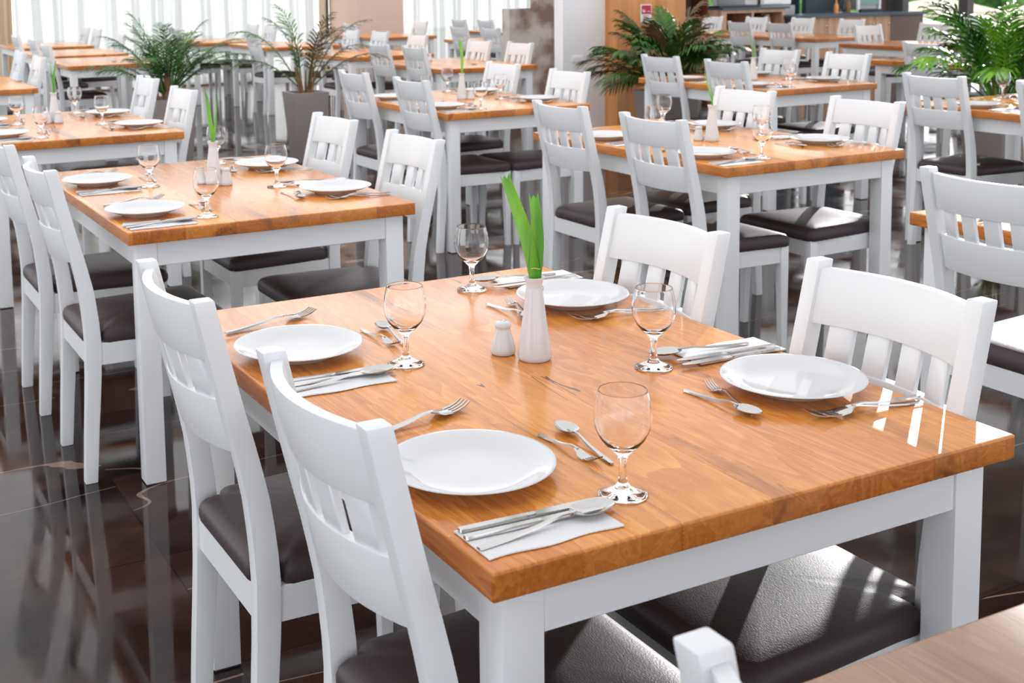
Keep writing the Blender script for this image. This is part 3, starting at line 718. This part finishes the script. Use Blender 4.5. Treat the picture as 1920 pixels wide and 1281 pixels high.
palm(1.90, 8.28, .56, 30, .66, (36, 88), 3, 'dark green feathery palm before the curtain, between left edge table and second palm', lw=.010, ll=.17, droop=.72)
planter(3.09, 8.42, .575, .30, .21, 'tall grey tapered planter with thin palm, fully visible left of centre')
palm(3.09, 8.42, .52, 11, .80, (35, 86), 12, 'sparse palm with brownish tips in the fully visible grey planter', ('palm_dry', 'palm'), nl=18, lw=.012, ll=.19, lean=(.2,-.1))
planter(5.30, 6.50, .60, .36, .27, 'dark planter behind the chairs in front of the wooden column')
palm(5.30, 6.50, .48, 60, .74, (28, 88), 5, 'dense dark palm bush in front of the wooden column', ('palm', 'palm_dry', 'palm'), nl=26, lw=.015, lean=(-.15, -.3), droop=.85)
planter(6.48, 4.45, .56, .36, .27, 'grey planter behind the goblets at the right edge')
palm(6.48, 4.45, .50, 28, .86, (38, 88), 9, 'glossy bright green palm at the upper right edge', ('palm_bright', 'palm', 'palm_bright'), nl=20, lw=.022, ll=.24, droop=.85)

# ---------------------------------------------------------------- room
def struct(name, boxes, m, bev=0):
    bm = bmesh.new()
    for b_ in boxes: box(bm, *b_)
    o = make(name, finish(bm, bev, 2, False), M[m]); o['kind'] = 'structure'; return o
struct('floor', [(-6, 15.5, -4, 17.2, -.1, 0)], 'floor')
struct('shade_slabs', [(6.6, 9.7, -5.0, 12.0, 3.2, 3.3), (-6, 6.6, -5.0, -.5, 3.2, 3.3)], 'plaster')  # unseen partial slabs, added to block the low sun and shade the near end
# back window wall: low kerb, posts and head, sheer curtain before it
struct('wall_back', [(-6, 16, 17.0, 17.2, 0, .12), (-6, 16, 17.0, 17.2, 2.7, 3.1)], 'plaster')
struct('trim_1', [(-6, 15, 16.93, 17.0, 0, .10)], 'paleoak')
struct('wall_pillar', [(6.93, 7.69, 16.0, 17.1, 0, 3.1)], 'beige')
for i, (x0, x1) in enumerate(((-6, -.1), (-.1, 6.9), (7.7, 12.0))):
    bm = bmesh.new()
    for x in [x0+.02+k*(x1-x0-.04)/3 for k in range(4)]: box(bm, x-.02, x+.02, 17.04, 17.09, .12, 2.7)
    o = make('window_%d' % (i+1), finish(bm, 0, 1, False), M['frame']); o['kind'] = 'structure'
def curtain(x0, x1, y, m, label, amp=.045, per=.34, seed=1, name='sheer_curtain'):
    r = random.Random(seed); bm = bmesh.new(); n_ = int((x1-x0)/.018); cols = []; ph = 0
    for i in range(n_+1):
        x = x0+(x1-x0)*i/n_; ph += .018/per*2*PI*(.75+.5*math.sin(x*2.3+seed)**2)
        col_ = []
        for z in (.02, .7, 1.5, 2.3, 2.68):
            col_.append(bm.verts.new((x+.01*math.sin(z*3+x*5), y+amp*math.sin(ph+.15*z)+.3*amp*math.sin(2.7*ph), z)))
        cols.append(col_)
    for a, b_ in zip(cols, cols[1:]):
        for j in range(4): bm.faces.new((a[j], b_[j], b_[j+1], a[j+1]))
    for f in bm.faces: f.smooth = True
    tag(make(name, bm, M[m], None, 180), label, 'curtain')
curtain(-5.5, 1.60, 16.75, 'curtain', 'sheer white pleated curtain at the upper left corner', seed=2)
curtain(2.15, 6.55, 16.75, 'curtain', 'sheer white pleated curtain behind the two left palms', seed=5)
curtain(7.72, 12.2, 16.75, 'curtain', 'sheer white pleated curtain between beige pillar and stone partition', seed=8)
curtain(1.64, 2.10, 16.70, 'drape', 'bunched beige drape dividing the sheer curtains at upper left', amp=.05, per=.11, seed=3, name='beige_drape')
bm = bmesh.new(); box(bm, 6.58, 6.66, 16.6, 16.68, 0, 3.0); o = make('trim_2', finish(bm, 0, 1, False), M['drape']); o['kind'] = 'structure'
# stone partition, white pier, wooden column
struct('wall_partition', [(5.90, 6.24, 9.85, 10.0, 0, 1.17), (6.24, 6.62, 9.85, 10.0, 0, 3.1)], 'stone')
struct('wall_pier', [(4.99, 5.41, 7.47, 7.60, 0, 3.1)], 'plaster')
struct('wall_column', [(5.41, 6.12, 7.30, 8.0, 0, 3.1)], 'oak')
# socket plate and small sign
root = empty('wall_socket', (5.13, 7.47, .80)); 
bm = bmesh.new(); box(bm, -.055, .055, -.008, 0, -.028, .028); make('plate', finish(bm, .002, 2), M['signwhite'], root)
bm = bmesh.new(); box(bm, -.04, -.005, -.011, -.008, -.018, .018); box(bm, .005, .04, -.011, -.008, -.018, .018); make('rocker', finish(bm, .001, 1), M['plaster'], root)
tag(root, 'small white double socket plate low on the white pier', 'socket')
root = empty('safety_sign', (5.70, 7.296, 1.165))
bm = bmesh.new(); box(bm, -.055, .055, -.004, .004, -.075, .075); make('sign_board', finish(bm, .001, 1), M['signwhite'], root)
bm = bmesh.new(); box(bm, -.048, .048, -.006, -.003, -.005, .068); make('red_panel', finish(bm), M['red'], root)
bm = bmesh.new()
box(bm, -.036, -.012, -.0075, -.0055, .012, .018); box(bm, -.036, -.030, -.0075, -.0055, .018, .036); box(bm, -.020, -.012, -.0075, -.0055, .018, .030); box(bm, .008, .034, -.0075, -.0055, .014, .019)
make('pictogram', finish(bm), M['signwhite'], root)
bm = bmesh.new()
for k in range(4): box(bm, -.036, .03-.006*k, -.0055, -.0035, -.022-.013*k, -.017-.013*k)
make('text_lines', finish(bm), M['red'], root)
tag(root, 'small red and white safety sign on the wooden column above the palm', 'sign')

# shelving with glasses
root = empty('shelving_unit', (10.35, 13.5, 0))
for x0, x1 in ((0, .03), (1.13, 1.16)):
    bm = bmesh.new(); box(bm, x0, x1, 0, .4, 0, 2.2); make('side_panel', finish(bm, .002, 1), M['redwood'], root)
bm = bmesh.new(); box(bm, .03, 1.13, .37, .4, 0, 2.2); make('back_panel', finish(bm), M['darkwood'], root)
SHZ = (.12, .50, .85, 1.18, 1.5, 1.85, 2.17)
for z in SHZ:
    bm = bmesh.new(); box(bm, .03, 1.13, .02, .37, z, z+.03); make('shelf', finish(bm, .002, 1), M['oak'], root)
tag(root, 'brown shelving unit stacked with glasses right of the wooden column', 'shelves')
for z in (.85, 1.18):
    for k in range(7):
        tag(use(GL, 'wine_glass', (10.35+.16+.14*k, 13.62, z+.031), 0), 'small glass standing on the brown shelving unit', 'glass', 'glasses on the shelving')
# open cabinet
root = empty('open_cabinet', (11.55, 13.2, 0))
def prt(nm, b_, m, bev=.002): 
    bm = bmesh.new(); box(bm, *b_); return make(nm, finish(bm, bev, 1), M[m], root)
prt('worktop', (-.05, 1.25, -.03, .6, .98, 1.01), 'slate'); prt('side_panel', (-.05, .05, 0, .58, 0, .98), 'paleoak'); prt('side_panel', (1.12, 1.18, 0, .58, 0, .98), 'paleoak')
prt('divider', (.53, .57, 0, .56, 0, .93), 'paleoak'); prt('back_panel', (.05, 1.12, .55, .58, 0, .98), 'redwood'); prt('top_panel', (.05, 1.12, 0, .55, .93, .98), 'paleoak')
for z in (.08, .36, .66): prt('shelf', (.05, 1.12, .01, .55, z, z+.03), 'paleoak')
tag(root, 'open dark red shelved cabinet with pale wood frame under the display glass', 'cabinet')
bm = bmesh.new(); lathe(bm, [(0,0),(.05,0),(.055,.02),(.055,.13),(.04,.17),(.04,.2),(0,.2)], 24)
o = make('storage_jar', finish(bm), M['beige']); o.location = (12.55, 13.4, .69); tag(o, 'pale jar standing at the right end of the open cabinet', 'jar')
# counter
root = empty('bar_counter', (12.75, 13.0, 0))
prt('worktop', (-.05, 2.75, -.05, .7, .83, .875), 'slate')
for k in range(6): 
    d_ = prt('door', (.0+.33*k, .325+.33*k, 0, .03, .05, .83), 'paleoak')
    bm = bmesh.new(); lathe(bm, [(0,0),(.016,0),(.018,.012),(.010,.02),(0,.022)], 16); kb = make('knob', finish(bm), M['steel'], d_); kb.rotation_euler = (PI/2, 0, 0); kb.location = (.29+.33*k, 0, .70)
prt('carcass', (0, 1.98, .03, .68, 0, .83), 'darkwood'); prt('end_panel', (1.98, 2.7, 0, .68, 0, .83), 'darkwood')
tag(root, 'low counter with pale wood doors and slate top at upper right', 'counter')
struct('wall_service', [(12.5, 13.55, 14.5, 14.6, 0, 3.1)], 'steelpanel'); 
struct('wall_kitchen', [(13.55, 14.25, 14.5, 14.6, 0, 3.1)], 'navy')
struct('wall_slate', [(14.25, 15.2, 14.35, 14.45, 0, 3.1)], 'slate')
root = empty('coffee_machine', (14.42, 13.35, .875))
prt('body', (0, .52, .06, .36, .04, .52), 'steelpanel', .01); prt('front_panel', (.05, .45, .04, .06, .12, .40), 'teal'); 
prt('frame', (.0, .04, .03, .07, .04, .46), 'signwhite'); prt('frame', (.46, .50, .03, .07, .04, .46), 'signwhite'); prt('frame', (0, .5, .03, .07, .42, .46), 'signwhite'); prt('drip_tray', (.04, .48, 0, .06, .0, .045), 'navy')
tag(root, 'white framed machine with green panel on the dark counter', 'machine')
def small_bottle(x, y, z, h, m, lb):
    bm = bmesh.new(); lathe(bm, [(0,0),(.035,0),(.036,.01),(.036,h*.55),(.014,h*.72),(.013,h),(0,h)], 20)
    o = make('bottle', finish(bm), M[m]); o.location = (x, y, z); tag(o, lb, 'bottle', 'bottles on the counter')
for k, (dx, h, m_, lb) in enumerate(((0,.24,'pane','tall clear bottle on the dark counter, leftmost of four'), (.12,.22,'oak','brown bottle second from left on the dark counter'), (.26,.27,'pane','clear bottle third from left on the dark counter'), (.38,.25,'stem','brown bottle next to the green panelled machine'))):
    small_bottle(13.85+dx, 13.4, .875, h, m_, lb)
# pastry display glass above the cabinet, with a pale appliance beside it
root = empty('display_case', (11.55, 13.3, 1.012))
prt('base', (0, .78, 0, .42, 0, .03), 'navy'); prt('glass_front', (0, .78, 0, .006, .03, .40), 'pane', 0); prt('top_panel', (0, .78, 0, .42, .40, .42), 'steelpanel'); prt('post', (.74, .78, .0, .03, .03, .40), 'steelpanel')
tag(root, 'glass display case on top of the open cabinet', 'display case')
root = empty('appliance', (12.55, 13.5, .99))
prt('body', (0, .60, .02, .40, .04, .50), 'plaster', .01); prt('door', (.02, .42, 0, .02, .06, .48), 'signwhite', .004); prt('foot_rail', (-.05, .62, -.04, .42, -.115, .03), 'steelpanel')
tag(root, 'pale boxy appliance beside the display case', 'appliance')

# right window wall with dark frames, terrace beyond
struct('wall_right', [(15.45, 15.6, 13.75, 17.0, 0, .78), (15.45, 15.6, 13.75, 14.2, .78, 3.1)], 'darkwood')
struct('trim_3', [(15.3, 15.62, 13.75, 14.35, .78, .81)], 'signwhite')
fr = []
for y in (13.66, 13.48, 12.22, 10.9, 9.5, 8.1): fr.append((15.42, 15.56, y-.085, y+.085, 0, 3.1))
fr += [(15.44, 15.54, 8.0, 13.7, 0, .08)]
struct('window_4', fr, 'frame')
bm = bmesh.new(); box(bm, 15.485, 15.495, 8.1, 13.7, .08, 3.1); o = make('window_5', finish(bm, 0, 1, False), M['pane']); o['kind'] = 'structure'
struct('ground', [(15.7, 110, -10, 110, -3.2, -3.0), (-40, 15.7, 17.3, 110, -3.2, -3.0)], 'terrace')
def parasol(x, y, h, r_, lb):
    root = empty('parasol', (x, y, -3.0))
    bm = bmesh.new(); tube(bm, [(0,0,0),(0,0,h)], [.03,.03], 8); make('pole', finish(bm), M['bark'], root)
    bm = bmesh.new(); lathe(bm, [(0,h+.45),(r_*.5,h+.25),(r_,h),(r_,h-.15),(r_*.98,h-.15),(r_*.98,h-.02),(r_*.5,h+.22),(0,h+.42)], 8); make('canopy', finish(bm), M['canvas'], root)
    bm = bmesh.new(); lathe(bm, [(0,0),(.25,0),(.25,.06),(.05,.1),(0,.1)], 16); make('base', finish(bm), M['terrace'], root)
    tag(root, lb, 'parasol', 'cream parasols outside')
def tree(x, y, h, r_, seed, lb):
    rr_ = random.Random(seed); root = empty('tree', (x, y, -3.0))
    bm = bmesh.new(); tube(bm, [(0,0,0),(.05,0,h*.4),(0,.1,h*.7)], [.18,.14,.08], 8); make('trunk', finish(bm), M['bark'], root)
    bm = bmesh.new()
    for k in range(16):
        c = Vector((rr_.uniform(-r_,r_)*.7, rr_.uniform(-r_,r_)*.7, rr_.uniform(h*.12,h)))
        bmesh.ops.create_icosphere(bm, subdivisions=2, radius=r_*rr_.uniform(.35,.6), matrix=Matrix.Translation(c))
    for v in bm.verts: v.co += Vector((rr_.uniform(-.12,.12), rr_.uniform(-.12,.12), rr_.uniform(-.12,.12)))
    make('crown', finish(bm), M['bush'], root); tag(root, lb, 'tree', 'trees beyond the terrace')
for k, (x, y, h, r_) in enumerate(((26.0,23.4,3.05,1.7),(28.0,20.6,3.2,1.7),(24.5,18.6,2.9,1.5),(32.5,27.5,3.3,1.9),(29.5,17.6,3.1,1.7))):
    parasol(x, y, h, r_, 'cream parasol outside the right windows, number %s counted from the counter' % ('one','two','three','four','five')[k])
for k, (x, y, h, r_) in enumerate(((36.4, 35.2, 5.2, 2.2),(43.6, 39.3, 5.2, 2.2),(37.4, 31.2, 5.2, 2.2),(44.8, 34.8, 5.2, 2.2),(39.5, 28.5, 5.2, 2.2),(39.8, 43.0, 5.2, 2.2),(31.1, 37.4, 5.2, 2.2))):
    tree(x, y, h, r_, k, 'leafy green tree beyond the terrace, %s' % ('behind the first parasols','behind the window post','in the widest pane','low on the right','at the far right','farthest left','tallest, behind the others')[k])

# prototypes that were never placed are removed
for o in list(S.objects):
    if o.parent is None and o.type in {'MESH', 'EMPTY'} and 'label' not in o and 'kind' not in o:
        for c in list(o.children): bpy.data.objects.remove(c)
        bpy.data.objects.remove(o)
